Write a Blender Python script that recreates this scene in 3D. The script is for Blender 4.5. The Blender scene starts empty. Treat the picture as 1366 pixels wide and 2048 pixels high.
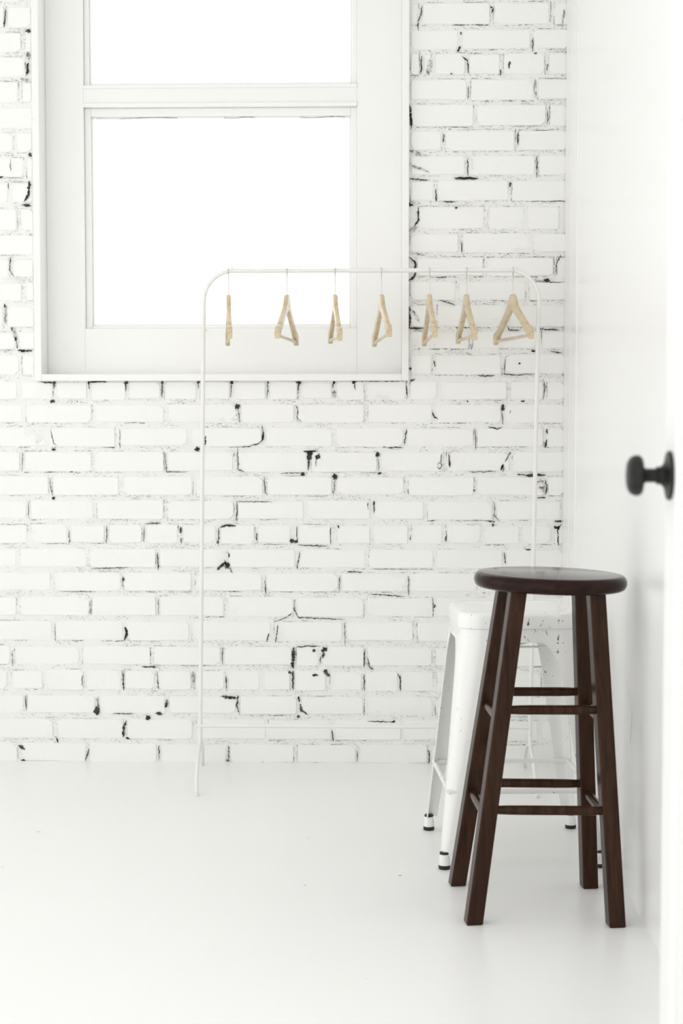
import bpy, bmesh, math, random
from mathutils import Vector, Matrix, noise

random.seed(7)
scene = bpy.context.scene
COL = scene.collection

# ------------------------------------------------------------------ camera
CAM_H, FPX, W, H = 1.067, 3270.0, 1366, 2048
PITCH = math.atan((1024 - 841) / FPX)
YAW = math.radians(1.7)
cam_d = bpy.data.cameras.new('camera')
cam = bpy.data.objects.new('camera', cam_d)
COL.objects.link(cam)
cam.location = (0, 0, CAM_H)
cam.rotation_euler = (math.pi / 2 - PITCH, 0, YAW)
cam_d.sensor_fit = 'VERTICAL'
cam_d.sensor_height = 36.0
cam_d.lens = FPX / H * 36.0
cam_d.clip_start = 0.05
cam_d.dof.use_dof = True
cam_d.dof.focus_distance = 4.35
cam_d.dof.aperture_fstop = 5.0
scene.camera = cam

# ------------------------------------------------------------------ sky and exposure
world = bpy.data.worlds.new('overcast_sky')
scene.world = world
world.use_nodes = True
bg = world.node_tree.nodes['Background']
bg.inputs['Color'].default_value = (1.0, 0.998, 0.988, 1)
bg.inputs['Strength'].default_value = 1.69
scene.view_settings.view_transform = 'Standard'
scene.view_settings.look = 'None'
scene.view_settings.gamma = 1
scene.view_settings.use_curve_mapping = False
scene.view_settings.exposure = 0.0

# ------------------------------------------------------------------ measuring helpers
_R = cam.rotation_euler.to_matrix()
_C = Vector(cam.location)
def ray(px, py):
    return _R @ Vector(((px - W / 2) / FPX, -(py - H / 2) / FPX, -1.0))
def on_floor(px, py, z=0.0):
    r = ray(px, py); return _C + r * ((z - CAM_H) / r.z)
def on_y(px, py, y):
    r = ray(px, py); return _C + r * (y / r.y)
def on_x(px, py, x):
    r = ray(px, py); return _C + r * (x / r.x)
def along(px, py, d):                     # d = distance along the ground
    r = ray(px, py); return _C + r * (d / math.hypot(r.x, r.y))

corner = on_floor(1127, 1528)
YW = corner.y                              # brick face plane
XR = corner.x                              # right wall plane
XL = -3.0                                  # left wall
YN = 1.36                                  # near end of the built room
ZC = 3.1                                   # ceiling

# ------------------------------------------------------------------ materials
MATS = {}
def new_mat(name):
    m = bpy.data.materials.new(name); m.use_nodes = True
    MATS[name] = m
    return m, m.node_tree, m.node_tree.nodes['Principled BSDF']
def simple(name, col, rough=0.5, metal=0.0, coat=0.0):
    m, nt, b = new_mat(name)
    b.inputs['Base Color'].default_value = (*col, 1)
    b.inputs['Roughness'].default_value = rough
    b.inputs['Metallic'].default_value = metal
    b.inputs['Coat Weight'].default_value = coat
    return m
def N(nt, t, **kw):
    n = nt.nodes.new(t)
    for k, v in kw.items(): setattr(n, k, v)
    return n
def noise_node(nt, scale, detail=4, rough=0.55, vec=None, dist=0.0):
    n = N(nt, 'ShaderNodeTexNoise')
    n.inputs['Scale'].default_value = scale
    n.inputs['Detail'].default_value = detail
    n.inputs['Roughness'].default_value = rough
    n.inputs['Distortion'].default_value = dist
    if vec is not None: nt.links.new(vec, n.inputs['Vector'])
    return n
def ramp(nt, fac, stops):
    r = N(nt, 'ShaderNodeValToRGB')
    els = r.color_ramp.elements
    while len(els) < len(stops): els.new(0.5)
    for e, (p, c) in zip(els, stops):
        e.position = p; e.color = (*c, 1)
    nt.links.new(fac, r.inputs['Fac'])
    return r
def bump(nt, b, height, strength, dist):
    n = N(nt, 'ShaderNodeBump')
    n.inputs['Strength'].default_value = strength
    n.inputs['Distance'].default_value = dist
    nt.links.new(height, n.inputs['Height'])
    nt.links.new(n.outputs['Normal'], b.inputs['Normal'])
def geo_pos(nt):
    return N(nt, 'ShaderNodeNewGeometry').outputs['Position']
def obj_pos(nt):
    return N(nt, 'ShaderNodeTexCoord').outputs['Object']
def stretched(nt, vec, s):
    m = N(nt, 'ShaderNodeMapping'); m.inputs['Scale'].default_value = s
    nt.links.new(vec, m.inputs['Vector']); return m.outputs['Vector']

WHITE = (0.92, 0.92, 0.90)
# brick paint: thick white paint over brick, with faint hairline wear
m, nt, b = new_mat('brick_paint')
pos = geo_pos(nt)
n1 = noise_node(nt, 3.0, 3, 0.5, pos)
tone = ramp(nt, n1.outputs['Fac'], [(0.3, (0.91, 0.91, 0.89)), (0.7, (0.93, 0.93, 0.912))])
nt.links.new(tone.outputs['Color'], b.inputs['Base Color'])
n2 = noise_node(nt, 60, 6, 0.6, pos)
bump(nt, b, n2.outputs['Fac'], 0.35, 0.004)
b.inputs['Roughness'].default_value = 0.5
# mortar paint: same paint, lumpier, broken by ragged bare hairlines
m, nt, b = new_mat('mortar_paint')
pos = geo_pos(nt)
vs = stretched(nt, pos, (0.45, 1, 1))
n1 = noise_node(nt, 95, 5, 0.62, vs, 0.6)
n3 = noise_node(nt, 9, 3, 0.5, pos)
ln = ramp(nt, n1.outputs['Fac'], [(0.478, (0, 0, 0)), (0.497, (1, 1, 1)), (0.503, (1, 1, 1)), (0.522, (0, 0, 0))])
ms = ramp(nt, n3.outputs['Fac'], [(0.48, (0, 0, 0)), (0.68, (0.6, 0.6, 0.6))])
mul = N(nt, 'ShaderNodeMath', operation='MULTIPLY')
nt.links.new(ln.outputs['Color'], mul.inputs[0]); nt.links.new(ms.outputs['Color'], mul.inputs[1])
mix = N(nt, 'ShaderNodeMix', data_type='RGBA')
mix.inputs['A'].default_value = (*WHITE, 1); mix.inputs['B'].default_value = (0.16, 0.155, 0.14, 1)
nt.links.new(mul.outputs[0], mix.inputs['Factor'])
nt.links.new(mix.outputs['Result'], b.inputs['Base Color'])
n2 = noise_node(nt, 110, 6, 0.65, pos)
bump(nt, b, n2.outputs['Fac'], 0.6, 0.006)
b.inputs['Roughness'].default_value = 0.6
# bare crevices: unpainted mortar, mottled black to grey
m, nt, b = new_mat('bare_crevice')
n1 = noise_node(nt, 45, 4, 0.6, geo_pos(nt))
tone = ramp(nt, n1.outputs['Fac'], [(0.35, (0.012, 0.012, 0.012)), (0.55, (0.05, 0.05, 0.046)), (0.75, (0.22, 0.21, 0.19))])
nt.links.new(tone.outputs['Color'], b.inputs['Base Color'])
b.inputs['Roughness'].default_value = 0.9
m, nt, b = new_mat('worn_paint')
n1 = noise_node(nt, 70, 5, 0.65, geo_pos(nt), 0.5)
tone = ramp(nt, n1.outputs['Fac'], [(0.38, (0.14, 0.14, 0.13)), (0.5, (0.5, 0.5, 0.48)), (0.6, (0.84, 0.84, 0.81))])
nt.links.new(tone.outputs['Color'], b.inputs['Base Color'])
b.inputs['Roughness'].default_value = 0.8

# smooth white paints
def paint(name, col, rough, bscale=40, bs=0.08):
    m, nt, b = new_mat(name)
    pos = geo_pos(nt)
    n1 = noise_node(nt, 2.5, 3, 0.5, pos)
    t = ramp(nt, n1.outputs['Fac'], [(0.3, tuple(c * 0.985 for c in col)), (0.7, col)])
    nt.links.new(t.outputs['Color'], b.inputs['Base Color'])
    n2 = noise_node(nt, bscale, 4, 0.5, pos)
    bump(nt, b, n2.outputs['Fac'], bs, 0.002)
    b.inputs['Roughness'].default_value = rough
    return m
paint('trim_paint', (0.92, 0.92, 0.905), 0.35)
paint('wall_paint', (0.94, 0.94, 0.93), 0.28, 18, 0.10)
paint('door_paint', (0.86, 0.86, 0.85), 0.45)
paint('ceiling_paint', (0.93, 0.93, 0.92), 0.7)
# floor: white painted boards of concrete with faint scuffs
m, nt, b = new_mat('floor_paint')
pos = geo_pos(nt)
n1 = noise_node(nt, 1.6, 4, 0.55, pos)
t = ramp(nt, n1.outputs['Fac'], [(0.3, (0.92, 0.92, 0.91)), (0.7, (0.935, 0.935, 0.925))])
vs = stretched(nt, pos, (3, 14, 1))
n3 = noise_node(nt, 5, 6, 0.7, vs, 0.8)
sc = ramp(nt, n3.outputs['Fac'], [(0.68, (0, 0, 0)), (0.80, (0.22, 0.22, 0.22))])
mix = N(nt, 'ShaderNodeMix', data_type='RGBA')
mix.inputs['B'].default_value = (0.45, 0.44, 0.41, 1)
nt.links.new(t.outputs['Color'], mix.inputs['A']); nt.links.new(sc.outputs['Color'], mix.inputs['Factor'])
nt.links.new(mix.outputs['Result'], b.inputs['Base Color'])
n2 = noise_node(nt, 9, 3, 0.5, pos)
bump(nt, b, n2.outputs['Fac'], 0.08, 0.004)
b.inputs['Roughness'].default_value = 0.33
# clear pane
m, nt, b = new_mat('clear_glass')
out = nt.nodes['Material Output']
tr = N(nt, 'ShaderNodeBsdfTransparent'); gl = N(nt, 'ShaderNodeBsdfGlossy'); mx = N(nt, 'ShaderNodeMixShader')
gl.inputs['Roughness'].default_value = 0.02
mx.inputs[0].default_value = 0.05
nt.links.new(tr.outputs[0], mx.inputs[1]); nt.links.new(gl.outputs[0], mx.inputs[2])
nt.links.new(mx.outputs[0], out.inputs['Surface'])
# dark wood
m, nt, b = new_mat('dark_wood')
vs = stretched(nt, obj_pos(nt), (30, 30, 2.2))
n1 = noise_node(nt, 2.2, 6, 0.62, vs, 0.5)
t = ramp(nt, n1.outputs['Fac'], [(0.3, (0.020, 0.0085, 0.0045)), (0.55, (0.040, 0.0175, 0.0088)), (0.8, (0.062, 0.028, 0.014))])
nt.links.new(t.outputs['Color'], b.inputs['Base Color'])
b.inputs['Roughness'].default_value = 0.22
b.inputs['Specular IOR Level'].default_value = 0.14
bump(nt, b, n1.outputs['Fac'], 0.06, 0.001)
m, nt, b = new_mat('dark_wood_seat')
vs = stretched(nt, obj_pos(nt), (3, 26, 26))
n1 = noise_node(nt, 2.2, 6, 0.62, vs, 0.5)
t = ramp(nt, n1.outputs['Fac'], [(0.3, (0.013, 0.0055, 0.0045)), (0.55, (0.022, 0.009, 0.0065)), (0.8, (0.035, 0.015, 0.010))])
nt.links.new(t.outputs['Color'], b.inputs['Base Color'])
b.inputs['Roughness'].default_value = 0.11
b.inputs['Specular IOR Level'].default_value = 0.13
simple('wood_plug', (0.055, 0.026, 0.012), 0.4)
# pale wood
m, nt, b = new_mat('pale_wood')
vs = stretched(nt, obj_pos(nt), (4, 40, 40))
n1 = noise_node(nt, 2.0, 5, 0.6, vs, 0.4)
t = ramp(nt, n1.outputs['Fac'], [(0.3, (0.52, 0.40, 0.245)), (0.6, (0.67, 0.55, 0.36)), (0.85, (0.75, 0.64, 0.46))])
nt.links.new(t.outputs['Color'], b.inputs['Base Color'])
b.inputs['Roughness'].default_value = 0.28
simple('wire_metal', (0.62, 0.61, 0.58), 0.25, 1.0)
simple('tube_white', (0.85, 0.85, 0.82), 0.3)
# chipped white enamel on steel
m, nt, b = new_mat('white_enamel')
pos = geo_pos(nt)
n1 = noise_node(nt, 95, 5, 0.62, stretched(nt, pos, (1, 1, 0.55)), 0.3)
n2 = noise_node(nt, 6, 3, 0.5, pos)
ad = N(nt, 'ShaderNodeMath', operation='MULTIPLY_ADD')
ad.inputs[1].default_value = 0.45
nt.links.new(n2.outputs['Fac'], ad.inputs[0]); nt.links.new(n1.outputs['Fac'], ad.inputs[2])
ch = ramp(nt, ad.outputs[0], [(0.912, (0, 0, 0)), (0.935, (1, 1, 1))])
mix = N(nt, 'ShaderNodeMix', data_type='RGBA')
mix.inputs['A'].default_value = (0.91, 0.91, 0.89, 1); mix.inputs['B'].default_value = (0.10, 0.09, 0.08, 1)
nt.links.new(ch.outputs['Color'], mix.inputs['Factor'])
nt.links.new(mix.outputs['Result'], b.inputs['Base Color'])
b.inputs['Roughness'].default_value = 0.25
b.inputs['Coat Weight'].default_value = 0.3
simple('black_rubber', (0.008, 0.008, 0.008), 0.45)
m, nt, b = new_mat('black_iron')
n1 = noise_node(nt, 60, 4, 0.6, obj_pos(nt))
t = ramp(nt, n1.outputs['Fac'], [(0.3, (0.010, 0.010, 0.010)), (0.7, (0.022, 0.021, 0.020))])
nt.links.new(t.outputs['Color'], b.inputs['Base Color'])
b.inputs['Roughness'].default_value = 0.36
b.inputs['Specular IOR Level'].default_value = 0.22

# ------------------------------------------------------------------ mesh helpers
def link(name, me, mat, parent=None, smooth=False, **props):
    o = bpy.data.objects.new(name, me)
    COL.objects.link(o)
    if mat: me.materials.append(MATS[mat])
    if smooth:
        for p in me.polygons: p.use_smooth = True
    if parent is not None:
        o.parent = parent
        o.matrix_parent_inverse = parent.matrix_world.inverted()
    for k, v in props.items(): o[k] = v
    return o
def empty(name, loc=(0, 0, 0), **props):
    o = bpy.data.objects.new(name, None)
    COL.objects.link(o); o.location = loc
    o.empty_display_size = 0.05
    bpy.context.view_layer.update()
    for k, v in props.items(): o[k] = v
    return o
class MB:
    def __init__(s): s.v = []; s.f = []
    def add(s, vs, fs):
        k = len(s.v); s.v += [tuple(v) for v in vs]; s.f += [tuple(i + k for i in f) for f in fs]; return s
    def box(s, a, b):
        (x0, y0, z0), (x1, y1, z1) = a, b
        return s.add([(x0,y0,z0),(x1,y0,z0),(x1,y1,z0),(x0,y1,z0),(x0,y0,z1),(x1,y0,z1),(x1,y1,z1),(x0,y1,z1)],
                     [(0,3,2,1),(4,5,6,7),(0,1,5,4),(1,2,6,5),(2,3,7,6),(3,0,4,7)])
    def loft(s, rings, cap=True, closed=True):
        n = len(rings[0]); vs = [p for r in rings for p in r]; fs = []
        for i in range(len(rings) - 1):
            for j in range(n if closed else n - 1):
                k = (j + 1) % n
                fs.append((i*n + j, i*n + k, (i+1)*n + k, (i+1)*n + j))
        if cap:
            fs.append(tuple(reversed(range(n)))); fs.append(tuple((len(rings)-1)*n + j for j in range(n)))
        return s.add(vs, fs)
    def tube(s, pts, r, n=12, cap=True):
        pts = [Vector(p) for p in pts]
        rs = r if isinstance(r, (list, tuple)) else [r] * len(pts)
        t0 = (pts[1] - pts[0]).normalized()
        u = t0.orthogonal().normalized(); rings = []
        for i, p in enumerate(pts):
            a = pts[max(i-1, 0)]; c = pts[min(i+1, len(pts)-1)]
            t = (c - a).normalized()
            u = (u - t * u.dot(t)).normalized(); w = t.cross(u)
            rings.append([p + (u * math.cos(q) + w * math.sin(q)) * rs[i] for q in [2*math.pi*k/n for k in range(n)]])
        return s.loft(rings, cap)
    def lathe(s, prof, org, axis, n=32):
        axis = Vector(axis).normalized(); u = axis.orthogonal().normalized(); w = axis.cross(u); org = Vector(org)
        return s.loft([[org + axis*h + (u*math.cos(q) + w*math.sin(q))*max(r, 1e-5) for q in [2*math.pi*k/n for k in range(n)]] for r, h in prof])
    def mesh(s, name):
        me = bpy.data.meshes.new(name); me.from_pydata(s.v, [], s.f); me.update()
        bm = bmesh.new(); bm.from_mesh(me)
        bmesh.ops.recalc_face_normals(bm, faces=bm.faces); bm.to_mesh(me); bm.free()
        return me
    def build(s, name, mat, parent=None, smooth=False, bevel=0, seg=2, **props):
        me = s.mesh(name)
        if bevel:
            bm = bmesh.new(); bm.from_mesh(me)
            ed = [e for e in bm.edges if e.is_manifold and e.calc_face_angle(0) > 0.5]
            bmesh.ops.bevel(bm, geom=ed, offset=bevel, segments=seg, affect='EDGES', profile=0.5)
            bm.to_mesh(me); bm.free()
        o = link(name, me, mat, parent, smooth, **props)
        if smooth: sharp(o)
        return o
def sharp(o, ang=40):
    me = o.data; bm = bmesh.new(); bm.from_mesh(me)
    for e in bm.edges:
        e.smooth = not (len(e.link_faces) == 2 and e.calc_face_angle(0) > math.radians(ang))
    bm.to_mesh(me); bm.free()

# ------------------------------------------------------------------ the window opening (on the brick face plane)
def wx(px, py=500): return on_y(px, py, YW).x
def wz(py, px=400): return on_y(px, py, YW).z
RX0, RX1 = wx(69, 400), wx(818, 400)       # outer rim
RZ0 = wz(762, 440)
RZ1 = 2.80                                 # above the frame

# ------------------------------------------------------------------ setting
fl = MB().box((XL - .1, -0.8, -0.08), (XR + .1, YW + .12, 0)).build('floor', 'floor_paint', kind='structure')
MB().box((XL - .1, YN, ZC), (XR + .1, YW + .2, ZC + .08)).build('ceiling', 'ceiling_paint', kind='structure')
MB().box((XR, YN, 0), (XR + .1, YW + .1, ZC)).build('wall_right', 'wall_paint', kind='structure')
# left wall: piers between tall windows that light the room
lw = MB()
lw.box((XL - .1, YN, 0), (XL, YW + .1, .12)); lw.box((XL - .1, YN, 2.95), (XL, YW + .1, ZC))
for y0, y1 in ((YN, YN + .15), (2.45, 2.65), (4.45, YW + .1)):
    lw.box((XL - .1, y0, .12), (XL, y1, 2.95))
lw.build('wall_left', 'wall_paint', kind='structure')

# unseen near wall, its opening widened and right side left open for more light
nw = MB()
nw.box((XL - .1, YN - .1, 0), (-2.75, YN, ZC)); nw.box((.46, YN - .1, 0), (.56, YN, ZC)); nw.box((-2.75, YN - .1, 2.75), (.46, YN, ZC)); nw.box((.56, YN - .1, 2.75), (XR + .1, YN, ZC))
nw.build('wall_near', 'wall_paint', kind='structure')

# back wall: masonry core around the opening; bricks, mortar, crevices are its parts
MORT = 0.0030                               # mortar sits this far behind the brick faces
core = MB()
YC = YW + 0.012
core.box((XL - .1, YC, 0), (RX0 + .012, YC + .22, ZC))
core.box((RX1 - .012, YC, 0), (XR + .1, YC + .22, ZC))
core.box((RX0 + .012, YC, 0), (RX1 - .012, YC + .22, RZ0 + .012))
core.box((RX0 + .012, YC, RZ1 - .012), (RX1 - .012, YC + .22, ZC))
wall = core.build('wall_back', 'mortar_paint', kind='structure')

# --- courses, measured in the photograph: (top, bottom, [joint positions])
LOW = [
 (1487,1526,[-103,39,176,317,456,591,715,859,1000,1140]),
 (1438,1479,[-30,110,250,390,534,666,805,942,1080]),
 (1391,1429,[-90,51,195,334,476,598,731,868,1005,1140]),
 (1341,1381,[-55,19,90,170,246,314,386,453,524,584,656,728,799,870,942,1014,1086]),
 (1292,1331,[-115,25,163,304,445,588,641,732,868,1006,1140]),
 (1242,1282,[-34,107,250,382,546,689,830,968,1106]),
 (1193,1233,[-103,37,181,316,452,590,731,869,1010,1140]),
 (1145,1183,[-34,106,245,387,528,680,817,958,1098]),
 (1097,1136,[-103,37,177,315,452,595,734,871,1009,1140]),
 (1049,1088,[-90,-15,58,138,214,288,360,436,513,586,670,745,820,888,966,1043,1106]),
 (1000,1040,[-85,57,191,331,471,612,744,852,989,1125]),
 (952,991,[-40,101,242,389,530,669,812,952,1092]),
 (903,944,[-98,44,187,331,471,619,757,891,1023]),
 (855,894,[-46,95,234,379,528,668,810,951,1090]),
 (808,846,[-92,49,187,332,476,592,732,868,1006,1140]),
 (762,800,[-35,39,109,179,255,325,397,464,536,599,668,732,816,878,1018,1090]),
]
HIGH = [                                    # beside the window
 (709,750,[-98,42],[868,1007,1140]),
 (663,699,[-106,35],[941,1080]),
 (611,655,[-130,10],[871,1017,1140]),
 (563,602,[-90,48],[915,1054]),
 (516,555,[-118,22],[830,971,1111]),
 (468,508,[-75],[922,1063]),
 (415,461,[-100,38],[832,972,1052,1122]),
 (363,404,[-125,20],[872,1020,1140]),
 (313,354,[-80,50],[934,1074]),
 (263,305,[-110,30],[887,1034]),
 (212,256,[-65],[951,1095]),
 (161,204,[-100,40],[937,1072]),
 (110,153,[-125,54],[842,866,934,1004,1093]),
 (62,103,[-75,46],[921,1065]),
 (9,54,[-130,11],[840,984,1104]),
 (-41,0,[-80,44],[915,1058]),
 (-91,-50,[-120,18],[846,988,1120]),
 (-141,-100,[-70,50],[918,1060]),
]
XEDGE = XR - 0.003
def brick_mesh(x0, x1, z0, z1):
    """rounded, uneven outline; back ring in the mortar, front ring on the face"""
    h = z1 - z0; w = x1 - x0
    r = [min(random.choice((.003, .004, .006, .009, .014)), h * .4, w * .3) for _ in range(4)]
    pts = []
    jit = lambda: random.uniform(-.0014, .0014)
    def side(a, b, n):
        for i in range(1, n + 1):
            t = i / (n + 1); pts.append((a[0] + (b[0]-a[0])*t + jit(), a[1] + (b[1]-a[1])*t + jit()))
    c = [(x0, z0), (x1, z0), (x1, z1), (x0, z1)]
    long = 2 if w > .15 else 1
    pts.append((c[0][0] + r[0], c[0][1])); side((x0 + r[0], z0), (x1 - r[1], z0), long)
    pts.append((x1 - r[1], z0 + jit())); pts.append((x1, z0 + r[1])); side((x1, z0 + r[1]), (x1, z1 - r[2]), 1)
    pts.append((x1, z1 - r[2])); pts.append((x1 - r[2], z1)); side((x1 - r[2], z1), (x0 + r[3], z1), long)
    pts.append((x0 + r[3], z1)); pts.append((x0, z1 - r[3])); side((x0, z1 - r[3]), (x0, z0 + r[0]), 1)
    pts.append((x0, z0 + r[0]))
    cx, cz = (x0 + x1) / 2, (z0 + z1) / 2
    tx, tz, pr = random.uniform(-.0012, .0012), random.uniform(-.001, .001), random.uniform(-.0015, .0012)
    n = len(pts)
    vs = [(x, YW + MORT + .004, z) for x, z in pts]
    ins = random.uniform(.0025, .005)
    for x, z in pts:
        dx, dz = cx - x, cz - z
        sx = ins if dx > 0 else -ins; sz = ins if dz > 0 else -ins
        X = x + (sx if abs(dx) > w * .42 else 0); Z = z + (sz if abs(dz) > h * .4 else 0)
        vs.append((X, YW - pr + tx * (X - cx) / w * 2 + tz * (Z - cz) / h * 2, Z))
    fs = [(i, (i+1) % n, n + (i+1) % n, n + i) for i in range(n)] + [tuple(range(n, 2*n))]
    me = bpy.data.meshes.new('brick'); me.from_pydata(vs, [], fs); me.update()
    me.materials.append(MATS['brick_paint'])
    return me, pts
crev = MB()                                 # bare crevices along the joints
def ribbon(mb, pts, ws, y):
    """flat irregular ribbon on the wall; pts are (x, z) with widths ws"""
    k = len(mb.v); n = len(pts)
    for i, (x, z) in enumerate(pts):
        a = pts[max(i-1, 0)]; c = pts[min(i+1, n-1)]
        dx, dz = c[0]-a[0], c[1]-a[1]; L = math.hypot(dx, dz) or 1
        nx, nz = -dz / L, dx / L; w = ws[i] / 2
        mb.v.append((x + nx*w, y, z + nz*w)); mb.v.append((x - nx*w, y, z - nz*w))
    for i in range(n - 1):
        if ws[i] + ws[i+1] > .0002: mb.f.append((k+2*i, k+2*i+1, k+2*i+3, k+2*i+2))
def fnoise(s, seed): return noise.noise(Vector((s, seed * 3.77, seed * 1.31)))
def edge_crack(a, b, seed, amount, wmax):
    L = math.hypot(b[0]-a[0], b[1]-a[1]); n = max(3, int(L / .002))
    pts, ws = [], []
    for i in range(n + 1):
        t = i / n; s = t * L
        off = fnoise(s * 45, seed + 11) * .0022 + fnoise(s * 220, seed + 13) * .0009
        dx, dz = (b[0]-a[0]) / L, (b[1]-a[1]) / L
        pts.append((a[0] + dx*s - dz*off, a[1] + dz*s + dx*off))
        v = fnoise(s * 18, seed) * .75 + fnoise(s * 110, seed + 5) * .6 + fnoise(s * 380, seed + 8) * .55 + amount
        ws.append(max(0.0, min(1.0, v)) * wmax)
    ribbon(crev, pts, ws, YW + MORT - .0024)
seed = 0
def lay(x0, x1, z0, z1, dark):
    global seed
    me, pts = brick_mesh(x0, x1, z0, z1)
    link('brick', me, None, wall)
    e = .0008
    for (a, b, amt, wm) in (((x0, z0 - e), (x1, z0 - e), -.06, .0030), ((x0, z1 + e), (x1, z1 + e), -.10, .0024),
                            ((x0 - e, z0), (x0 - e, z1), -.08, .0028), ((x1 + e, z0), (x1 + e, z1), -.02, .0032)):
        seed += 1
        if random.random() < .92:
            edge_crack(a, b, seed, amt + dark + random.uniform(-.28, .2), wm * random.uniform(.6, 1.15))
def crumbs(x0, x1, z, amt):
    # crumbled specks of bare mortar along a bed joint
    global seed
    seed += 1
    n = int((x1 - x0) / .0035)
    for i in range(n):
        x = x0 + (x1 - x0) * (i + random.random()) / n
        v = fnoise(x * 16, seed) + .35 * fnoise(x * 60, seed + 2) + amt
        if v < random.uniform(.05, .6): continue
        zz = z + random.uniform(-.0065, .0065)
        L = random.choice((.0012, .0016, .0022, .0035, .006)); w = random.uniform(.0005, .0014) if L > .002 else random.uniform(.0006, .0018)
        a = random.gauss(0, .7)
        pts = [(x + L * t * math.cos(a), zz + L * t * math.sin(a) + random.uniform(-.0006, .0006)) for t in (-.5, -.15, .2, .5)]
        ribbon(crev, pts, [w * .3, w, w * .8, w * .2], YW + MORT - .0024)
HG = 4.0                                    # half a vertical joint, in photo pixels
def course(zt, zb, xs, ymid, xlo, xhi, dark):
    z1 = wz(zt, 400); z0 = wz(zb, 400)
    edges = [wx(x, ymid) for x in xs]
    hg = .0052
    for i in range(len(edges) + 1):
        a = edges[i-1] + hg if i > 0 else xlo
        c = edges[i] - hg if i < len(edges) else xhi
        a = max(a, xlo); c = min(c, xhi)
        if c - a < .018: continue
        crumbs(a, c, z0 - .006, dark + .12)
        lay(a + random.uniform(-.002, .002) if i > 0 else a, c, z0 + random.uniform(-.0015, .0015), z1 + random.uniform(-.0015, .0015), dark)
for zt, zb, xs in LOW:
    course(zt, zb, xs[1:], (zt + zb) / 2, wx(xs[0], 1100), XEDGE, -.02)
for zt, zb, xl, xr in HIGH:
    zt2, zb2 = zt, zb
    course(zt2, zb2, xl[1:], (zt + zb) / 2, wx(xl[0], 500), RX0 - .004, .02)
    course(zt2, zb2, xr, (zt + zb) / 2, RX1 + .004, XEDGE, .10)
crev.build('joint_crevices', 'bare_crevice', wall, kind='stuff')

# mortar sheet with real unevenness
def mortar_sheet():
    xs0, xs1, st = -1.75, XR, .009
    nx = int((xs1 - xs0) / st) + 1; nz = int(ZC / st)
    mb = MB(); idx = {}
    for j in range(nz + 1):
        for i in range(nx + 1):
            x = min(xs0 + i * st, XR); z = j * st
            d = noise.noise(Vector((x * 35, z * 60, 2.0))) * .0014 + noise.noise(Vector((x * 9, z * 9, 7.0))) * .0012
            idx[i, j] = len(mb.v); mb.v.append((x, YW + MORT - .0006 + d, z))
    for j in range(nz):
        for i in range(nx):
            x = xs0 + (i + .5) * st; z = (j + .5) * st
            if RX0 + .012 < x < RX1 - .012 and RZ0 + .012 < z < RZ1 - .012: continue
            mb.f.append((idx[i, j], idx[i+1, j], idx[i+1, j+1], idx[i, j+1]))
    return mb
me = bpy.data.meshes.new('mortar'); _m = mortar_sheet(); me.from_pydata(_m.v, [], _m.f); me.update()
link('mortar', me, 'mortar_paint', wall, True)

# holes and gaps where paint never reached, each with its measured shape
holes = MB(); worn = MB()
YF = YW - .0026
def P2(px, py):
    p = on_y(px, py, YW); return (p.x, p.z)
PXM = YW / FPX                              # metres per photo pixel on the wall
def stroke(pts, w0, w1=None, mb=None, rough=.35):
    global seed
    seed += 1
    mb = mb or holes
    w1 = w0 if w1 is None else w1
    P = [P2(*p) for p in pts]; out = []; ws = []
    for (a, b) in zip(P, P[1:]):
        n = max(3, int(math.hypot(b[0]-a[0], b[1]-a[1]) / .0015))
        for i in range(n): out.append((a[0] + (b[0]-a[0])*i/n, a[1] + (b[1]-a[1])*i/n))
    out.append(P[-1]); n = len(out)
    for i in range(n):
        t = i / (n - 1)
        end = min(1, .25 + 4 * min(t, 1 - t))
        ws.append(max(.0, (w0 + (w1 - w0) * t) * PXM * end * (1 + (fnoise(i * .22, seed) + .8 * fnoise(i * .6, seed + 3)) * rough * 2.2)))
    out = [(x + fnoise(i * .17, seed + 50) * .0022 + fnoise(i * .5, seed + 60) * .0008, z + fnoise(i * .17, seed + 90) * .0022 + fnoise(i * .5, seed + 70) * .0008) for i, (x, z) in enumerate(out)]
    ribbon(mb, out, ws, YF)
def blob(px, py, rx, ry, mb=None, n=18, rough=.4):
    global seed
    seed += 1; mb = mb or holes
    cx, cz = P2(px, py); k = len(mb.v)
    mb.v.append((cx, YF, cz))
    for i in range(n):
        q = 2 * math.pi * i / n; f = 1 + (noise.noise(Vector((math.cos(q) * 1.5, math.sin(q) * 1.5, seed * 2.3))) + .5 * noise.noise(Vector((math.cos(q) * 4, math.sin(q) * 4, seed * 2.3)))) * rough * 2
        mb.v.append((cx + math.cos(q) * rx * PXM * f, YF, cz + math.sin(q) * ry * PXM * f))
    for i in range(n): mb.f.append((k, k + 1 + i, k + 1 + (i + 1) % n))
S, B = stroke, blob
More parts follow.
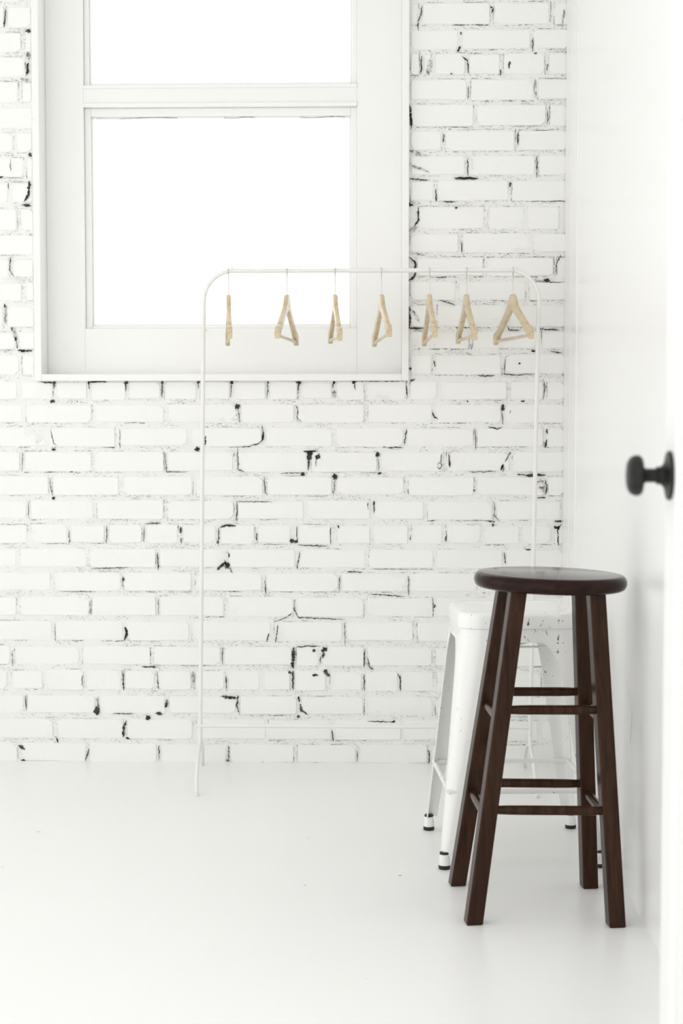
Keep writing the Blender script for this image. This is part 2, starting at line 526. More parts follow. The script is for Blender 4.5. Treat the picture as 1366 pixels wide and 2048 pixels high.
# middle of the wall
S([(619,902),(618,920)], 11, 7); S([(618,918),(616,942)], 4, 1.5); S([(606,903),(636,902)], 2.5)
B(635,914,4.5,4.5); S([(632,918),(632,934)], 1.2); S([(640,906),(634,912)], 2); B(670,953,5,6); S([(670,958),(668,988)], 1.2)
B(606,949,4,3.5); S([(560,947),(606,945)], 1.3); B(755,909,4.5,4); S([(757,914),(757,942)], 1); B(759,947,3.5,2)
S([(579,1082),(597,1084)], 9, 5); S([(594,1051),(594,1085)], 1.6); S([(595,1089),(612,1091),(658,1092)], 1.6); S([(661,1053),(661,1090)], 1.4); B(677,1053,1.6,3)
S([(437,1056),(437,1092)], 2.2); S([(438,1056),(452,1051),(472,1051)], 3.5); S([(474,1003),(474,1043)], 2); S([(474,1003),(545,1004)], 1.4)
S([(514,1066),(513,1081)], 3); S([(457,1104),(458,1116)], 2); B(454,1130,5,8); S([(434,1139),(453,1124)], 4.5); S([(458,1135),(466,1146)], 1.5)
S([(250,1254),(254,1268),(249,1281)], 5, 4); B(247,1158,2.2,3); S([(245,1150),(246,1178)], 1)
S([(588,1294),(586,1336)], 7, 6); S([(586,1341),(586,1381)], 4, 2.5); S([(576,1343),(584,1346)], 5)
B(649,1299,6,5); S([(648,1304),(645,1316)], 6, 2); S([(642,1312),(640,1330)], 1.4); S([(649,1339),(657,1353)], 7, 5); B(628,1301,3.2,3.2, rough=.05); B(630,1350,5,2.5)
S([(592,1295),(615,1291),(640,1293)], 2)
S([(597,1392),(599,1404)], 3); S([(600,1408),(603,1420),(616,1429)], 5.5, 3); B(597,1433,4,2.5)
S([(441,1392),(472,1396)], 4, 7); S([(476,1390),(474,1410),(479,1430)], 3.2, 1.6)
S([(335,1398),(331,1415)], 3, 6); B(194,1421,5,6); S([(196,1402),(197,1420)],1.5); B(318,1427,6,2.5); B(296,1435,5,3.5); S([(226,1427),(268,1427)], 1.6)
S([(252,1440),(247,1458),(248,1474)], 2.5, 5); B(255,1476,4,2.5)
S([(37,1490),(50,1499)], 5); B(46,1521,4.5,3); S([(108,1525),(130,1526)], 3); S([(178,1497),(171,1522)], 2); S([(318,1490),(318,1520)], 1.6); S([(457,1490),(458,1518)], 2); B(456,1520,4,2)
S([(420,1525),(640,1526)], 1.5); S([(111,1472),(117,1485)], 2.5)
S([(715,1500),(715,1524)], 1.4); S([(858,1500),(858,1526)], 2.4); S([(664,1460),(667,1482)], 2.4); B(787,1443,4,2); S([(735,1442),(788,1444)], 1.6)
S([(523,850),(527,866),(525,879),(517,888),(495,893),(470,894)], 2.4, 1); S([(526,866),(526,880)], 3)
S([(412,872),(410,892)], 2.6); B(395,898,5,4); B(475,813,5,6); S([(476,818),(480,845)], 1.3)
S([(592,810),(596,820),(594,834),(604,845)], 2, 1); S([(529,952),(530,984),(536,992)], 1.7); S([(475,897),(476,938),(490,945)], 1.5, 2)
S([(748,1002),(748,1026)], 2.2); S([(735,1003),(737,1020)], 1.2)
S([(101,858),(107,885),(114,892)], 1.3); B(107,899,3.5,2.2); S([(240,857),(240,898)], 1.2); S([(100,955),(104,990)], 1.2); B(107,996,4,3); S([(331,905),(333,944),(375,944)], 1.4)
S([(57,1004),(58,1038)], 1.2); S([(138,1058),(139,1090)], 1.6); S([(214,1050),(213,1088)], 1.6); S([(289,1048),(322,1046)], 2); S([(288,1050),(288,1086)], 1.2); S([(362,1054),(362,1066)], 4); S([(362,1076),(362,1086)], 2)
S([(315,1105),(317,1139)], 2.4); S([(181,1137),(260,1135)], 1.3); S([(46,904),(44,945)], 1.2); S([(181,1199),(181,1230)], 1.3); S([(317,1196),(317,1232)], 1.1)
S([(590,1198),(589,1220),(597,1235),(690,1239)], 1.6, 1.6); S([(587,1224),(570,1236),(548,1243)], 1.5); S([(556,1250),(551,1286)], 2.2, 1.4); S([(538,1265),(533,1284)], 2)
S([(600,1103),(596,1125),(595,1140)], 1.6); S([(694,1143),(725,1144)], 2); S([(680,1150),(678,1185)], 1.5); S([(817,1152),(817,1192)], 1.4); S([(740,1188),(810,1193)], 1.7); S([(530,1160),(532,1190)], 1.8)
S([(689,1243),(690,1292)], 1.3); S([(729,1297),(728,1335)], 2); S([(736,1315),(738,1332),(749,1340)], 1.4, 3); S([(794,1346),(800,1356),(801,1384)], 1.6, 2.6); S([(728,1348),(729,1382)], 1.8)
S([(246,1345),(248,1380)], 2.4); S([(314,1342),(318,1380)], 1.4); S([(386,1342),(387,1378)], 4, 3, worn); S([(165,1350),(164,1372)], 1.6); S([(452,1350),(453,1382)], 1.6); S([(25,1300),(25,1334)], 1); S([(284,1333),(315,1334)], 2.5)
S([(51,1390),(53,1420)], 1.6); S([(197,1392),(195,1415)], 1.4); S([(445,1293),(444,1330)], 1.5)
# right of the middle
S([(814,857),(808,890)], 2.2); S([(773,895),(806,895)], 2); S([(772,894),(764,894)],2); S([(898,907),(899,936)], 3); S([(883,908),(882,925)], 1.4); S([(874,930),(879,925),(884,930),(880,938),(874,932)], 1.4)
S([(1021,904),(1009,924)], 2.4, 1.6); B(1005,937,4,5,worn); S([(1006,928),(1002,941)], 3); S([(935,944),(992,943)], 1.4)
S([(1034,948),(1050,950)], 2.5); S([(1050,951),(1092,950)], 5, 3); S([(1090,958),(1094,974),(1091,990)], 2.2, 2.4); S([(1074,996),(1092,995)], 2.4); S([(1078,958),(1086,985)], 13, 6, worn)
S([(1006,808),(1006,822)], 5); S([(1004,824),(1006,850)], 1.5); S([(865,824),(869,834),(876,838)], 2); S([(1022,820),(1019,827)], 1.5); S([(1093,858),(1094,868)], 2.5); S([(1094,878),(1090,896)], 2, 5); S([(951,856),(951,900)], 1.4); S([(975,853),(994,858),(1004,854)], 2)
B(948,981,1.6,2); S([(989,1004),(989,1032),(1000,1043)], 1.3); S([(978,1042),(990,1044)], 3); B(986,1050,2,3); S([(1108,1042),(1124,1042)], 3); B(1113,1055,6,3); S([(1122,1048),(1115,1060),(1117,1092)], 2); B(892,1078,2,4.5); S([(893,1060),(893,1074)], 1.2); S([(822,1070),(820,1080)], 2); B(1056,1099,5,1.8)
S([(1008,1104),(1011,1128)], 1.8); S([(870,1208),(868,1216)], 2.5); S([(748,1003),(748,1012)], 2.6)
# right of the window
S([(819,208),(821,230),(823,258)], 5, 4); S([(908,357),(956,357)], 4.5, 4.5, rough=.1); S([(836,414),(837,440),(828,454)], 2.4, 4); S([(818,408),(842,406)], 7, 2, worn); B(818,410,6,4); S([(818,462),(835,455)], 6, 4, worn)
S([(980,12),(986,18),(984,27)], 3, 2); S([(844,12),(842,30),(836,42),(837,62)], 2.2, 1.6); S([(921,64),(922,70)], 3); S([(920,94),(915,104)], 4, 3); S([(1066,75),(1065,104)], 2); B(1071,107,3,2); S([(843,112),(842,150)], 1.8); S([(860,118),(855,150)], 8, 5, worn)
S([(924,112),(934,122),(937,148)], 2.2); S([(1020,122),(1018,138)], 3, 2); S([(1001,138),(1000,152)], 2); B(903,148,2.2,2.2); S([(1094,128),(1094,142)], 1.4); S([(1128,18),(1124,60)], 3, 2, worn)
S([(1035,266),(1036,290)], 2.6); S([(888,268),(887,285)], 2.4); B(1020,369,2,4.5); S([(886,403),(912,404)], 2); B(912,416,2.2,2); S([(935,316),(936,352)], 1.8); S([(1074,310),(1073,355)], 1.8); S([(818,358),(860,361)], 3, 1.5); S([(818,300),(855,312)], 5, 3, worn); S([(820,330),(860,345)], 4, 3, worn); S([(1096,218),(1094,250)], 1.4)
S([(871,376),(872,404)], 1.4); S([(936,172),(936,200)], 1.4); S([(1072,160),(1072,200)], 2, 1.5, worn)
S([(818,514),(830,524),(831,540),(829,553),(817,563)], 4, 4); S([(823,506),(870,515)], 2, 1, worn); S([(922,484),(924,506)], 1.6); S([(1122,510),(1112,528),(1112,552)], 2, 1.2); B(1093,561,5,3); S([(1066,563),(1128,565)], 1.4)
S([(818,612),(818,657)], 5, 7); S([(818,656),(848,657)], 4, 2); S([(825,620),(840,645)], 5, 3, worn); S([(880,600),(912,611)], 2.5, 1.5); S([(1014,650),(1018,660),(1040,661)], 2, 1.5); S([(1120,660),(1070,658)], 2, 3)
B(1039,727,2, 2, rough=.05); S([(1011,712),(1008,748),(1030,750),(1068,748)], 1.2, 1.6); S([(957,751),(990,752)], 1.6, 2.2); B(821,737,2.2,2.6); S([(867,720),(870,735)], 2); S([(812,770),(816,795)], 2, 1.3); S([(820,762),(830,758)], 4, 2); B(1066,702,5,1.8); S([(1100,702),(1124,706)], 2.2); S([(941,686),(944,700)], 1); B(935,803,1.6,1.6)
S([(1086,758),(1090,775),(1086,800)], 1.6); S([(1042,803),(1050,802)], 2.5)
# left of the window
S([(12,18),(10,40),(8,54)], 2, 2.4); B(57,62,5,3); S([(56,104),(58,120)], 6, 3, worn); S([(57,125),(54,152)], 5, 3); S([(42,158),(62,164)], 5, 6, worn); B(60,310,3.5,4); S([(22,318),(21,342)], 1.4); S([(59,362),(57,390),(48,405)], 5, 3); S([(45,410),(62,412)], 4, 4); B(2,354,3.5,2)
S([(22,514),(19,540),(28,553)], 2, 1.4); B(10,612,2.5,3.5); S([(11,615),(11,648)], 1.4); S([(24,655),(33,680)], 7, 3, worn); B(32,678,2.5,3); S([(34,682),(35,698)], 1.4); S([(36,701),(64,702)], 4, 4); B(61,469,3,2, worn)
# joints against the underside of the window
for x, r in ((109,2),(178,2.2),(252,4),(325,2.6),(397,3.5),(464,3),(536,2),(598,5),(668,2.5),(708,3)):
    B(x, 765, r, 3); S([(x, 766), (x + random.uniform(-3, 3), random.uniform(772, 800))], random.uniform(1.2, 2.6), 1.0)
S([(178,764),(214,763)], 2.6); S([(80,764),(112,766)], 2); S([(700,762),(810,762)], 2); B(106,803,4.5,3); S([(668,780),(669,798)], 7, 4, worn)
holes.build('paint_gaps', 'bare_crevice', wall, kind='stuff')
worn.build('worn_patches', 'worn_paint', wall, kind='stuff')

# ------------------------------------------------------------------ window
win = empty('window_1', ((RX0 + RX1) / 2, YW, RZ0), kind='structure', label='white painted sash window in a deep boxed surround on the brick wall', category='window')
YR = YW - .022                              # front of the rim
YP = YW + .075                              # flat lining panel
def py_x(px, py, y): return on_y(px, py, y).x
def py_z(px, py, y): return on_y(px, py, y).z
rw = .021
for nm, a, c in (('rim_stile', (RX0, RZ0), (RX0 + rw, RZ1)), ('rim_stile', (RX1 - rw, RZ0), (RX1, RZ1)),
                 ('rim_rail', (RX0 + rw, RZ0), (RX1 - rw, RZ0 + rw)), ('rim_rail', (RX0 + rw, RZ1 - rw), (RX1 - rw, RZ1))):
    MB().box((a[0], YR, a[1]), (c[0], YP + .03, c[1])).build(nm, 'trim_paint', win, bevel=.002)
ox0, ox1 = py_x(168, 400, YP), py_x(714, 400, YP)        # opening in the lining
gz_mid_t, gz_mid_b = py_z(440, 172, YP), py_z(440, 213, YP)
oz0 = py_z(440, 657, YP); oz1 = RZ1 - .11
T = .03
for nm, a, c in (('lining_board', (RX0 + rw, RZ0 + rw), (ox0, RZ1 - rw)), ('lining_board', (ox1, RZ0 + rw), (RX1 - rw, RZ1 - rw)),
                 ('lining_board', (ox0, RZ0 + rw), (ox1, oz0)), ('lining_board', (ox0, oz1), (ox1, RZ1 - rw)),
                 ('meeting_rail', (ox0, gz_mid_b + .012), (ox1, gz_mid_t))):
    MB().box((a[0], YP, a[1]), (c[0], YP + T, c[1])).build(nm, 'trim_paint', win, bevel=.0015)
MB().box((ox0, YP - .006, gz_mid_b), (ox1, YP + T, gz_mid_b + .012)).build('meeting_bead', 'trim_paint', win, bevel=.002)
def sash(x0, x1, z0, z1, y, w, wt, wb):
    s = MB()
    s.box((x0, y, z0), (x0 + w, y + .035, z1)); s.box((x1 - w, y, z0), (x1, y + .035, z1))
    s.box((x0 + w, y, z0), (x1 - w, y + .035, z0 + wb)); s.box((x0 + w, y, z1 - wt), (x1 - w, y + .035, z1))
    o = s.build('sash', 'trim_paint', win, bevel=.0025)
    g = .006                                  # glazing bead round the pane
    q = MB()
    q.box((x0 + w, y + .01, z0 + wb), (x0 + w + g, y + .03, z1 - wt)); q.box((x1 - w - g, y + .01, z0 + wb), (x1 - w, y + .03, z1 - wt))
    q.box((x0 + w + g, y + .01, z0 + wb), (x1 - w - g, y + .03, z0 + wb + g)); q.box((x0 + w + g, y + .01, z1 - wt - g), (x1 - w - g, y + .03, z1 - wt))
    q.build('glazing_bead', 'trim_paint', o, bevel=.0015)
    MB().box((x0 + w, y + .02, z0 + wb), (x1 - w, y + .024, z1 - wt)).build('pane', 'clear_glass', o)
sash(ox0, ox1, oz0, gz_mid_b, YP + .018, .020, .026, .010)
sash(ox0, ox1, gz_mid_t, oz1, YP + .018, .016, .020, .010)
MB().box((ox0, YP - .004, gz_mid_t - .006), (ox1, YP + .02, gz_mid_t + .004)).build('sill_bead', 'trim_paint', win, bevel=.002)
gap = MB()                                   # thin ragged dark strip at the head of the lower pane
yg = YP + .027
for x0_, x1_ in ((193, 355), (448, 510), (600, 690)):
    pts = [(py_x(x0_ + (x1_ - x0_) * i / 40, 235, yg), py_z(440, 235.5 + (1.2 * math.sin(i * .16)), yg)) for i in range(41)]
    ribbon(gap, pts, [max(0, .0012 + .0014 * fnoise(i * .3, x0_)) for i in range(41)], yg)
gap.build('pane_head_strip', 'bare_crevice', win)
# ------------------------------------------------------------------ trim on the right wall
t1 = MB().box((XR - .008, YW - .155, 0), (XR + .001, YW - .0005, ZC - .002)).build('trim_1', 'trim_paint', bevel=.002, kind='structure')
t2 = MB().box((XR - .0045, YW - .29, 0), (XR + .001, YW - .156, ZC - .002)).build('trim_2', 'wall_paint', bevel=.002, kind='structure')

# ------------------------------------------------------------------ door with black knob
kp = along(1341, 951, 2.2)
DX = kp.x; DY1 = kp.y + .042; DY0 = DY1 - .80; DT = .042
door = empty('door_1', (DX + DT / 2, DY0, 0), kind='structure', label='open white panelled door with a round black knob', category='door')
st = .084
zr = [(.01, .22), (1.45, 1.58), (1.92, 2.04)]
for y0, y1 in ((DY0, DY0 + st), (DY1 - st, DY1)):
    MB().box((DX, y0, .01), (DX + DT, y1, 2.04)).build('stile', 'door_paint', door, bevel=.003)
for z0, z1 in zr:
    MB().box((DX, DY0 + st, z0), (DX + DT, DY1 - st, z1)).build('rail', 'door_paint', door, bevel=.003)
for (a, c) in ((.22, 1.45), (1.58, 1.92)):
    pn = MB().box((DX + .013, DY0 + st, a), (DX + DT - .013, DY1 - st, c)).build('panel', 'door_paint', door)
    mo = MB(); g = .016
    mo.box((DX + .0105, DY0 + st, a), (DX + .014, DY0 + st + g, c)); mo.box((DX + .0105, DY1 - st - g, a), (DX + .014, DY1 - st, c))
    mo.box((DX + .0105, DY0 + st + g, a), (DX + .014, DY1 - st - g, a + g)); mo.box((DX + .0105, DY0 + st + g, c - g), (DX + .014, DY1 - st - g, c))
    mo.build('moulding', 'door_paint', pn, bevel=.003)
ko = (DX, kp.y, kp.z)
knob = MB().lathe([(.0001,.058),(.010,.0578),(.018,.0565),(.0235,.0535),(.0262,.049),(.0272,.0445),(.0265,.0405),(.0235,.0375),(.0160,.0362),(.0108,.0345),(.0094,.032),(.0092,.022),(.0096,.0195),(.0118,.0182),(.0122,.0165),(.0112,.015),(.0108,.004)], ko, (-1, 0, 0), 40).build('door_knob', 'black_iron', door, smooth=True, label='round black door knob')
MB().lathe([(.0108,.0165),(.0125,.0125),(.017,.0085),(.024,.0058),(.029,.0052),(.0315,.0045),(.0325,.003),(.0325,0)], ko, (-1, 0, 0), 40).build('rosette', 'black_iron', knob, smooth=True)

# ------------------------------------------------------------------ dark wooden bar stool
fFL, fFR, fBL, fBR = on_floor(947, 1850), on_floor(1233, 1855), on_floor(914, 1769), on_floor(1178, 1774)
for q in (fFL, fFR): q.y += .012
seat_c = along(1100, 1143, 3.585)
stool = empty('bar_stool', ((fFL + fBR) / 2).to_tuple()[:2] + (0,), label='tall dark brown wooden bar stool with round seat and dowel rungs', category='stool')
SZ = .735; ST = .033; SR = .1665
prof = [(.0001, 0), (SR * .93, 0), (SR * .965, .0025), (SR * .985, .0065), (SR, .015), (SR * .995, .022), (SR * .975, .0285), (SR * .945, .0322), (SR * .91, .033), (.0001, .033)]
tilt = Matrix.Rotation(math.radians(1.5), 3, 'Y')
ax = tilt @ Vector((0, 0, 1))
seat_base = Vector((seat_c.x, seat_c.y, SZ - ST))
MB().lathe(prof, seat_base, ax, 72).build('seat', 'dark_wood_seat', stool, smooth=True, label='round dark brown seat with a rounded edge')
h = .084
rot = Matrix.Rotation(math.radians(4.5), 3, 'Z')
def top(sx, sy):
    o = rot @ Vector((sx * h, sy * h, 0)); z = SZ - ST + .002 - sx * h * math.tan(math.radians(1.5))
    return Vector((seat_c.x + o.x, seat_c.y + o.y, z))
tFL, tFR, tBL, tBR = top(-1, -1), top(1, -1), top(-1, 1), top(1, 1)
def leg(f, t, s=.0175):
    rings = []
    for p, k in ((f, 1.02), (t, 1.0)):
        q = [Matrix.Rotation(math.radians(9), 3, 'Z') @ Vector((a * s * k, c * s * k, 0)) for a, c in ((-1, -1), (1, -1), (1, 1), (-1, 1))]
        rings.append([p + v for v in q])
    o = MB().loft(rings); me_o = o.build('leg', 'dark_wood', stool, bevel=.0032, seg=2)
    return me_o
legs = [leg(f, t) for f, t in ((fFL, tFL), (fFR, tFR), (fBL, tBL), (fBR, tBR))]
def at_z(f, t, z): return f + (t - f) * (z / t.z)
def rung(A, Bq, z, r=.0104):
    a, c = at_z(*A, z), at_z(*Bq, z)
    d = (c - a).normalized(); a2 = a + d * .013; c2 = c - d * .013
    n = 9; pts = [a2 + (c2 - a2) * (i / (n - 1)) for i in range(n)]
    rs = [r * (.82 + .18 * min(1, 5 * min(i, n - 1 - i) / (n - 1) + .2)) for i in range(n)]
    MB().tube(pts, rs, 16).build('rung', 'dark_wood', stool, smooth=True)
FL, FR, BL, BR = (fFL, tFL), (fFR, tFR), (fBL, tBL), (fBR, tBR)
rung(FL, FR, .452); rung(FL, FR, .240); rung(BL, BR, .456); rung(BL, BR, .243)
rung(FL, BL, .428); rung(FL, BL, .222); rung(FR, BR, .428); rung(FR, BR, .222)
for (f, t) in (BL, BR):                      # screw plugs near the top of each leg
    p = at_z(f, t, .69) + Vector((.004, -.0178, 0))
    MB().lathe([(.0001, 0), (.0048, 0), (.0052, -.0008), (.0052, -.003)], p + Vector((0, -.0012, 0)), (0, -1, 0), 16).build('screw_plug', 'wood_plug', stool)

# ------------------------------------------------------------------ white metal stool behind it
g = [on_floor(886, 1734), on_floor(1204, 1738), on_floor(857, 1656), on_floor(1142, 1658)]   # FL FR BL BR
mc = (g[0] + g[1] + g[2] + g[3]) / 4
wst = empty('metal_stool', (mc.x, mc.y, 0), label='white chipped metal stool with square seat behind the dark bar stool', category='stool')
gx = ((g[2] - g[0]) + (g[3] - g[1])) / 2
ang = math.atan2(gx.y, gx.x) - math.pi / 2
HF = .197                                    # half foot spacing
HT = .147                                    # half seat
SH = .607
WM = Matrix.Translation((mc.x, mc.y, 0)) @ Matrix.Rotation(ang, 4, 'Z')
def wt(v): return WM @ Vector(v)
def rsq(half, r, z, n=8):
    pts = []
    for k, (sx, sy) in enumerate(((1, 1), (-1, 1), (-1, -1), (1, -1))):
        for i in range(n + 1):
            q = math.pi / 2 * (k + i / n)
            pts.append(wt((sx * (half - r) + r * math.cos(q), sy * (half - r) + r * math.sin(q), z)))
    return pts
sb = MB().loft([rsq(HT - .004, .05, SH - .040), rsq(HT, .054, SH - .038), rsq(HT, .054, SH - .012), rsq(HT - .003, .052, SH - .004), rsq(HT - .010, .048, SH), rsq(HT - .03, .04, SH - .001), rsq(HT - .06, .03, SH - .003), rsq(.01, .004, SH - .004)])
sb.build('seat', 'white_enamel', wst, smooth=True)
def half_at(z): return HF + (HT - .003 - HF) * (z / (SH - .036))
# skirt under the seat
sk = MB()
sk.loft([rsq(half_at(SH - .034) - .0012, .054, SH - .034), rsq(half_at(SH - .072) - .0012, .053, SH - .072), rsq(half_at(SH - .072) - .0032, .051, SH - .072), rsq(half_at(SH - .034) - .0032, .052, SH - .034)], cap=False)
sk.build('skirt', 'white_enamel', wst, smooth=True)
def wleg(sx, sy):
    rings_o = []; rings_i = []
    zs = [.034, .08, .16, .26, .36, .44, .49, .52, SH - .058]
    for z in zs:
        t = z / SH; hf = half_at(z)
        w = .027 + .040 * t + (.045 * ((z - .47) / .08) ** 2 if z > .47 else 0)
        r = min(.012 + .046 * t, w * .8)
        def sec(off):
            o = []
            rr = r - off
            cx = hf - r
            o.append((hf - w, hf - off)); o.append((hf - r - (w - r) * .5, hf - off))
            for i in range(7):
                q = math.pi / 2 * (1 - i / 6)
                o.append((cx + rr * math.cos(q), cx + rr * math.sin(q)))
            o.append((hf - off, hf - r - (w - r) * .5)); o.append((hf - off, hf - w))
            return [wt((sx * x, sy * y, z)) for x, y in o]
        rings_o.append(sec(0) + list(reversed(sec(.0022))))
    return MB().loft(rings_o).build('leg', 'white_enamel', wst, smooth=True)
wlegs = []
for (sx, sy) in ((-1, -1), (1, -1), (-1, 1), (1, 1)):
    L = wleg(sx, sy)
    hf = HF - .0105
    base = wt((sx * hf, sy * hf, 0))
    MB().lathe([(.0105, .036), (.0125, .034), (.0138, .010), (.0132, .008)], base, (0, 0, 1), 20).build('foot_cup', 'white_enamel', L, smooth=True)
    MB().lathe([(.0122, .0105), (.0142, .0095), (.0146, .004), (.0136, 0), (.001, 0)], base, (0, 0, 1), 20).build('rubber_foot', 'black_rubber', L, smooth=True)
    MB().lathe([(.0095, .034), (.0118, .036), (.0118, .039), (.0095, .041)], base, (0, 0, 1), 20).build('rubber_collar', 'black_rubber', L, smooth=True)
zb = .182; hb = half_at(zb) - .006
cs = [(-hb, -hb), (hb, -hb), (hb, hb), (-hb, hb)]
for i in range(4):
    a, c = cs[i], cs[(i + 1) % 4]
    MB().tube([wt((*a, zb)), wt((*c, zb))], .0062, 12).build('stretcher', 'white_enamel', wst, smooth=True)
for s in (1, -1):                            # crossed braces under the seat
    a, c = Vector((-.120, -.120 * s, SH - .078)), Vector((.120, .120 * s, SH - .078))
    d = (c - a).normalized(); nrm = Vector((-d.y, d.x, 0))
    br = MB(); rings = []
    for t, dz, w in ((0, 0, .012), (.25, -.012, .013), (.5, -.020, .016), (.75, -.012, .013), (1, 0, .012)):
        p = a + (c - a) * t + Vector((0, 0, dz - (.004 if s < 0 else 0)))
        rings.append([wt(p + nrm * w + Vector((0, 0, .0015))), wt(p - nrm * w + Vector((0, 0, .0015))), wt(p - nrm * w - Vector((0, 0, .0015))), wt(p + nrm * w - Vector((0, 0, .0015)))])
    br.loft(rings).build('brace', 'white_enamel', wst)

# ------------------------------------------------------------------ clothes rack
TR = .0063
ffl = on_floor(393, 1592); fbl = on_floor(405, 1530.5)
ffr = on_floor(1074, 1598)
DR = (ffl.y + fbl.y) / 2                      # plane of rail and posts
fbl.y = min(fbl.y, YW - .012); DR = (ffl.y + fbl.y) / 2
zs_ = .125
def on_r(px, py): return on_y(px, py, DR)
lt = on_r(408, 600); lb = on_r(400.5, 1478)
rt = on_r(1078, 600); rb = on_r(1060, 1478)
zt = (on_r(560, 541).z + on_r(960, 541).z) / 2
rack = empty('clothes_rack', ((lb.x + rb.x) / 2, DR, 0), label='thin white metal clothes rack with a rounded top rail', category='clothes rack')
RB = .088
def bend(p, sgn):
    pts = []
    x0 = p.x
    for i in range(13):
        q = math.pi / 2 * i / 12
        pts.append((x0 + sgn * RB * (1 - math.cos(q)), DR, zt - RB + RB * math.sin(q)))
    return pts
lx = lt.x; rx = rt.x
jz = on_r(410, 673).z
post_l = MB().tube([(lb.x, DR, zs_), (lx + (lb.x - lx) * .15, DR, jz)], TR, 14).build('post', 'tube_white', rack, smooth=True)
post_r = MB().tube([(rb.x, DR, zs_), (rx + (rb.x - rx) * .15, DR, jz)], TR, 14).build('post', 'tube_white', rack, smooth=True)
MB().tube([(lx + (lb.x - lx) * .15, DR, jz)] + bend(lt, 1), TR * .93, 14).build('corner_bend', 'tube_white', rack, smooth=True)
MB().tube([(rx + (rb.x - rx) * .15, DR, jz)] + bend(rt, -1), TR * .93, 14).build('corner_bend', 'tube_white', rack, smooth=True)
rail = MB().tube([(lx + RB - .002, DR, zt), (rx - RB + .002, DR, zt)], TR, 14).build('rail', 'tube_white', rack, smooth=True)
for x in (lx + RB - .006, rx - RB + .023):
    MB().lathe([(.001, .0042), (.0025, .0038), (.0035, .002), (.0035, -.002)], (x, DR, zt + TR), (0, 0, 1), 12).build('rail_stop', 'tube_white', rail, smooth=True)
for p, s, o in ((post_l, lx, 1), (post_r, rx, 1)):
    MB().lathe([(.001, .003), (.0026, .0024), (.003, 0)], (s + TR * .9, DR - .001, jz + .018), (1, 0, 0), 10).build('set_screw', 'wire_metal', p, smooth=True)
xb_l = lb.x; xb_r = rb.x
zc = on_r(700, 1453).z
MB().tube([(xb_l + .003, DR, zc), (xb_r - .003, DR, zc)], TR * .95, 14).build('crossbar', 'tube_white', rack, smooth=True)
for bx in (lb, rb):
    for y, fx in ((ffl.y, ffl.x if bx is lb else ffr.x), (fbl.y, fbl.x if bx is lb else on_floor(1046, 1529).x)):
        f = Vector((fx, y, 0.002)); a = Vector((bx.x, DR, zs_ + .012))
        k1 = a + Vector((0, (y - DR) * .10, -.030)); k2 = a * .62 + f * .38; k2.y = DR + (y - DR) * .50
        k3 = Vector((fx + (bx.x - fx) * .3, DR + (y - DR) * .82, .040)); pts = []
        ctrl = [a, k1, k2, k3, f]
        for i in range(len(ctrl) - 1):
            p0 = ctrl[max(i-1, 0)]; p1 = ctrl[i]; p2 = ctrl[i+1]; p3 = ctrl[min(i+2, len(ctrl)-1)]
            for j in range(5):
                t = j / 5
                pts.append(.5 * ((2*p1) + (p2-p0)*t + (2*p0-5*p1+4*p2-p3)*t*t + (3*p1-p0-3*p2+p3)*t**3))
        pts.append(f)
        fo = MB().tube(pts, TR * .92, 12).build('foot', 'tube_white', rack, smooth=True)
        MB().lathe([(.0072, .010), (.0074, .002), (.0066, 0)], (f.x, f.y, 0), (0, 0, 1), 14).build('foot_cap', 'tube_white', fo, smooth=True)

# ------------------------------------------------------------------ wooden hangers on the rail
HL = .222; HTK = .0062
topz = zt - .069
prof_top = [(0, 0), (.012, -.001), (.024, -.008), (.036, -.022), (.05, -.035), (.075, -.048), (.11, -.064), (.15, -.082), (.168, -.091), (.174, -.098), (.180, -.0965), (.20, -.101), (.215, -.106), (.222, -.112)]
prof_bot = [(0, -.046), (.012, -.049), (.024, -.053), (.036, -.058), (.05, -.064), (.075, -.075), (.11, -.090), (.15, -.108), (.168, -.116), (.174, -.119), (.180, -.122), (.20, -.132), (.215, -.139), (.222, -.139)]
def hanger_body():
    t = [(-u, z) for u, z in reversed(prof_top[1:])] + prof_top
    b_ = [(-u, z) for u, z in reversed(prof_bot[1:])] + prof_bot
    rings = []
    c = .0018
    for (u, zt_), (_, zb_) in zip(t, b_):
        k = HTK * (1 + .12 * (abs(u) > .177))
        rings.append([(u, -k, zb_ + c), (u, -k + c, zb_), (u, k - c, zb_), (u, k, zb_ + c), (u, k, zt_ - c), (u, k - c, zt_), (u, -k + c, zt_), (u, -k, zt_ - c)])
    return MB().loft(rings)
def hook_pts():
    pts = [(0, 0, -.012), (0, 0, .012), (.0005, 0, .040)]
    cz = .069; R = TR + .0032                  # loop round the rail
    pts.append((.004, 0, .050)); pts.append((R * .92, 0, cz - .008))
    for i in range(11):
        q = math.radians(-20 + 190 * i / 10)
        pts.append((R * math.cos(q), 0, cz - .0011 + R * math.sin(q)))
    pts.append((-R - .0005, 0, cz - .006)); pts.append((-R - .003, 0, cz - .010))
    return pts
hang = empty('wooden_hanger', (0, 0, 0), category='hanger', group='wooden hangers on the rail')
body0 = hanger_body().build('body', 'pale_wood', hang, smooth=True)
bar0 = MB().tube([(-.208, 0, -.128), (.208, 0, -.128)], .0048, 12).build('trouser_bar', 'pale_wood', hang, smooth=True)
hook0 = MB().tube(hook_pts(), .0014, 8).build('hook', 'wire_metal', hang, smooth=True)
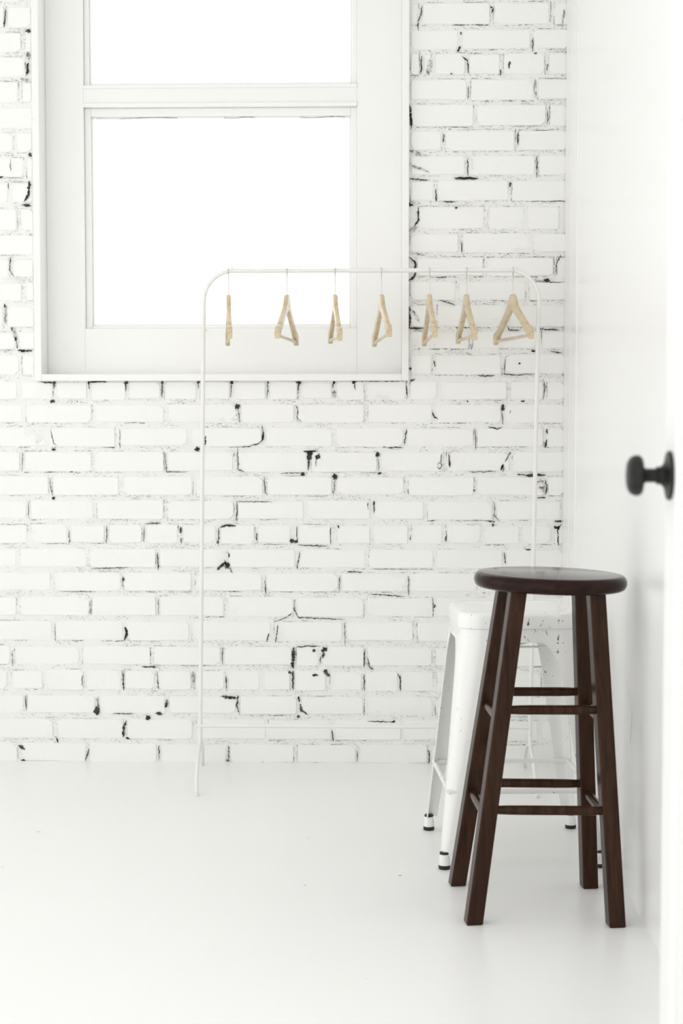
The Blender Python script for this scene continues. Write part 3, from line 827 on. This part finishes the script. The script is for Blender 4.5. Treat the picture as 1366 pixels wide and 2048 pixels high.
# rail position in the photo, near-end and far-end position, sideways tilt in degrees, label
HS = [
 (457, 460, 455.5, 0.0, 'pale wooden hanger seen edge-on, nearest the left bend of the rack'),
 (574, 552, 590, 0.0, 'pale wooden hanger turned with its near end to the left, second from the left'),
 (670, 679, 660, -1.6, 'narrow-looking pale wooden hanger before the window corner, third from the left'),
 (763, 781, 751, 1.0, 'pale wooden hanger in front of the right window board, fourth from the left'),
 (859, 870, 848, 0.6, 'pale wooden hanger just right of the window edge, third from the right'),
 (933, 947, 914, -1.4, 'pale wooden hanger against the bricks, second from the right'),
 (1026, 1061, 990, -0.4, 'widest-looking pale wooden hanger, nearest the right bend of the rack'),
]
for i, (px, pn, pf, rl, lab) in enumerate(HS):
    if i == 0: ho, parts = hang, [body0, bar0, hook0]
    else:
        ho = hang.copy(); COL.objects.link(ho); parts = []
        for p in (body0, bar0, hook0):
            c = p.copy(); COL.objects.link(c); c.parent = ho; parts.append(c)
    x = on_r(px, 560).x
    # direction of the hanger along depth: near end is at -u
    n_ = on_y(pn, 680, DR - HL * .97); f_ = on_y(pf, 685, DR + HL * .97)
    a = math.atan2(f_.y - n_.y, f_.x - n_.x)
    ho.location = (x, DR, topz)
    ho.rotation_mode = 'XYZ'
    ho.rotation_euler = (0, math.radians(rl), a)
    hk = parts[2]
    hk.rotation_euler = (0, -math.radians(rl), math.pi / 2 - a)    # the hook swivels so that it grips the rail squarely
    ho['label'] = lab

# ------------------------------------------------------------------ small marks
sm = MB()
for px, py, w_, d_ in ((77, 1664, .006, .003), (800, 1751, .004, .004), (618, 1676, .002, .003), (4, 1734, .003, .002), (610, 1771, .003, .002), (732, 1958, .002, .002)):
    p = on_floor(px, py); k = 7
    sm.add([(p.x + math.cos(q) * w_ * random.uniform(.7, 1.2), p.y + math.sin(q) * d_ * random.uniform(.7, 1.2), .0006) for q in [2*math.pi*i/k for i in range(k)]], [tuple(range(k))])
wr = bpy.data.objects['wall_right']
cr = MB()
pp = [on_x(1256 + 6 * (1 - abs(i - 6) / 6) + i * .3, 1378 + i * 9, XR - .0006) for i in range(13)]
for i, p in enumerate(pp):
    w_ = .0012 * (1 + fnoise(i * .7, 5)); cr.v += [(p.x, p.y - w_, p.z), (p.x, p.y + w_, p.z)]
for i in range(12): cr.f.append((2*i, 2*i+1, 2*i+3, 2*i+2))
cr.build('plaster_crack', 'worn_paint', wr)
sm.build('paint_chip', 'worn_paint', fl, kind='stuff')
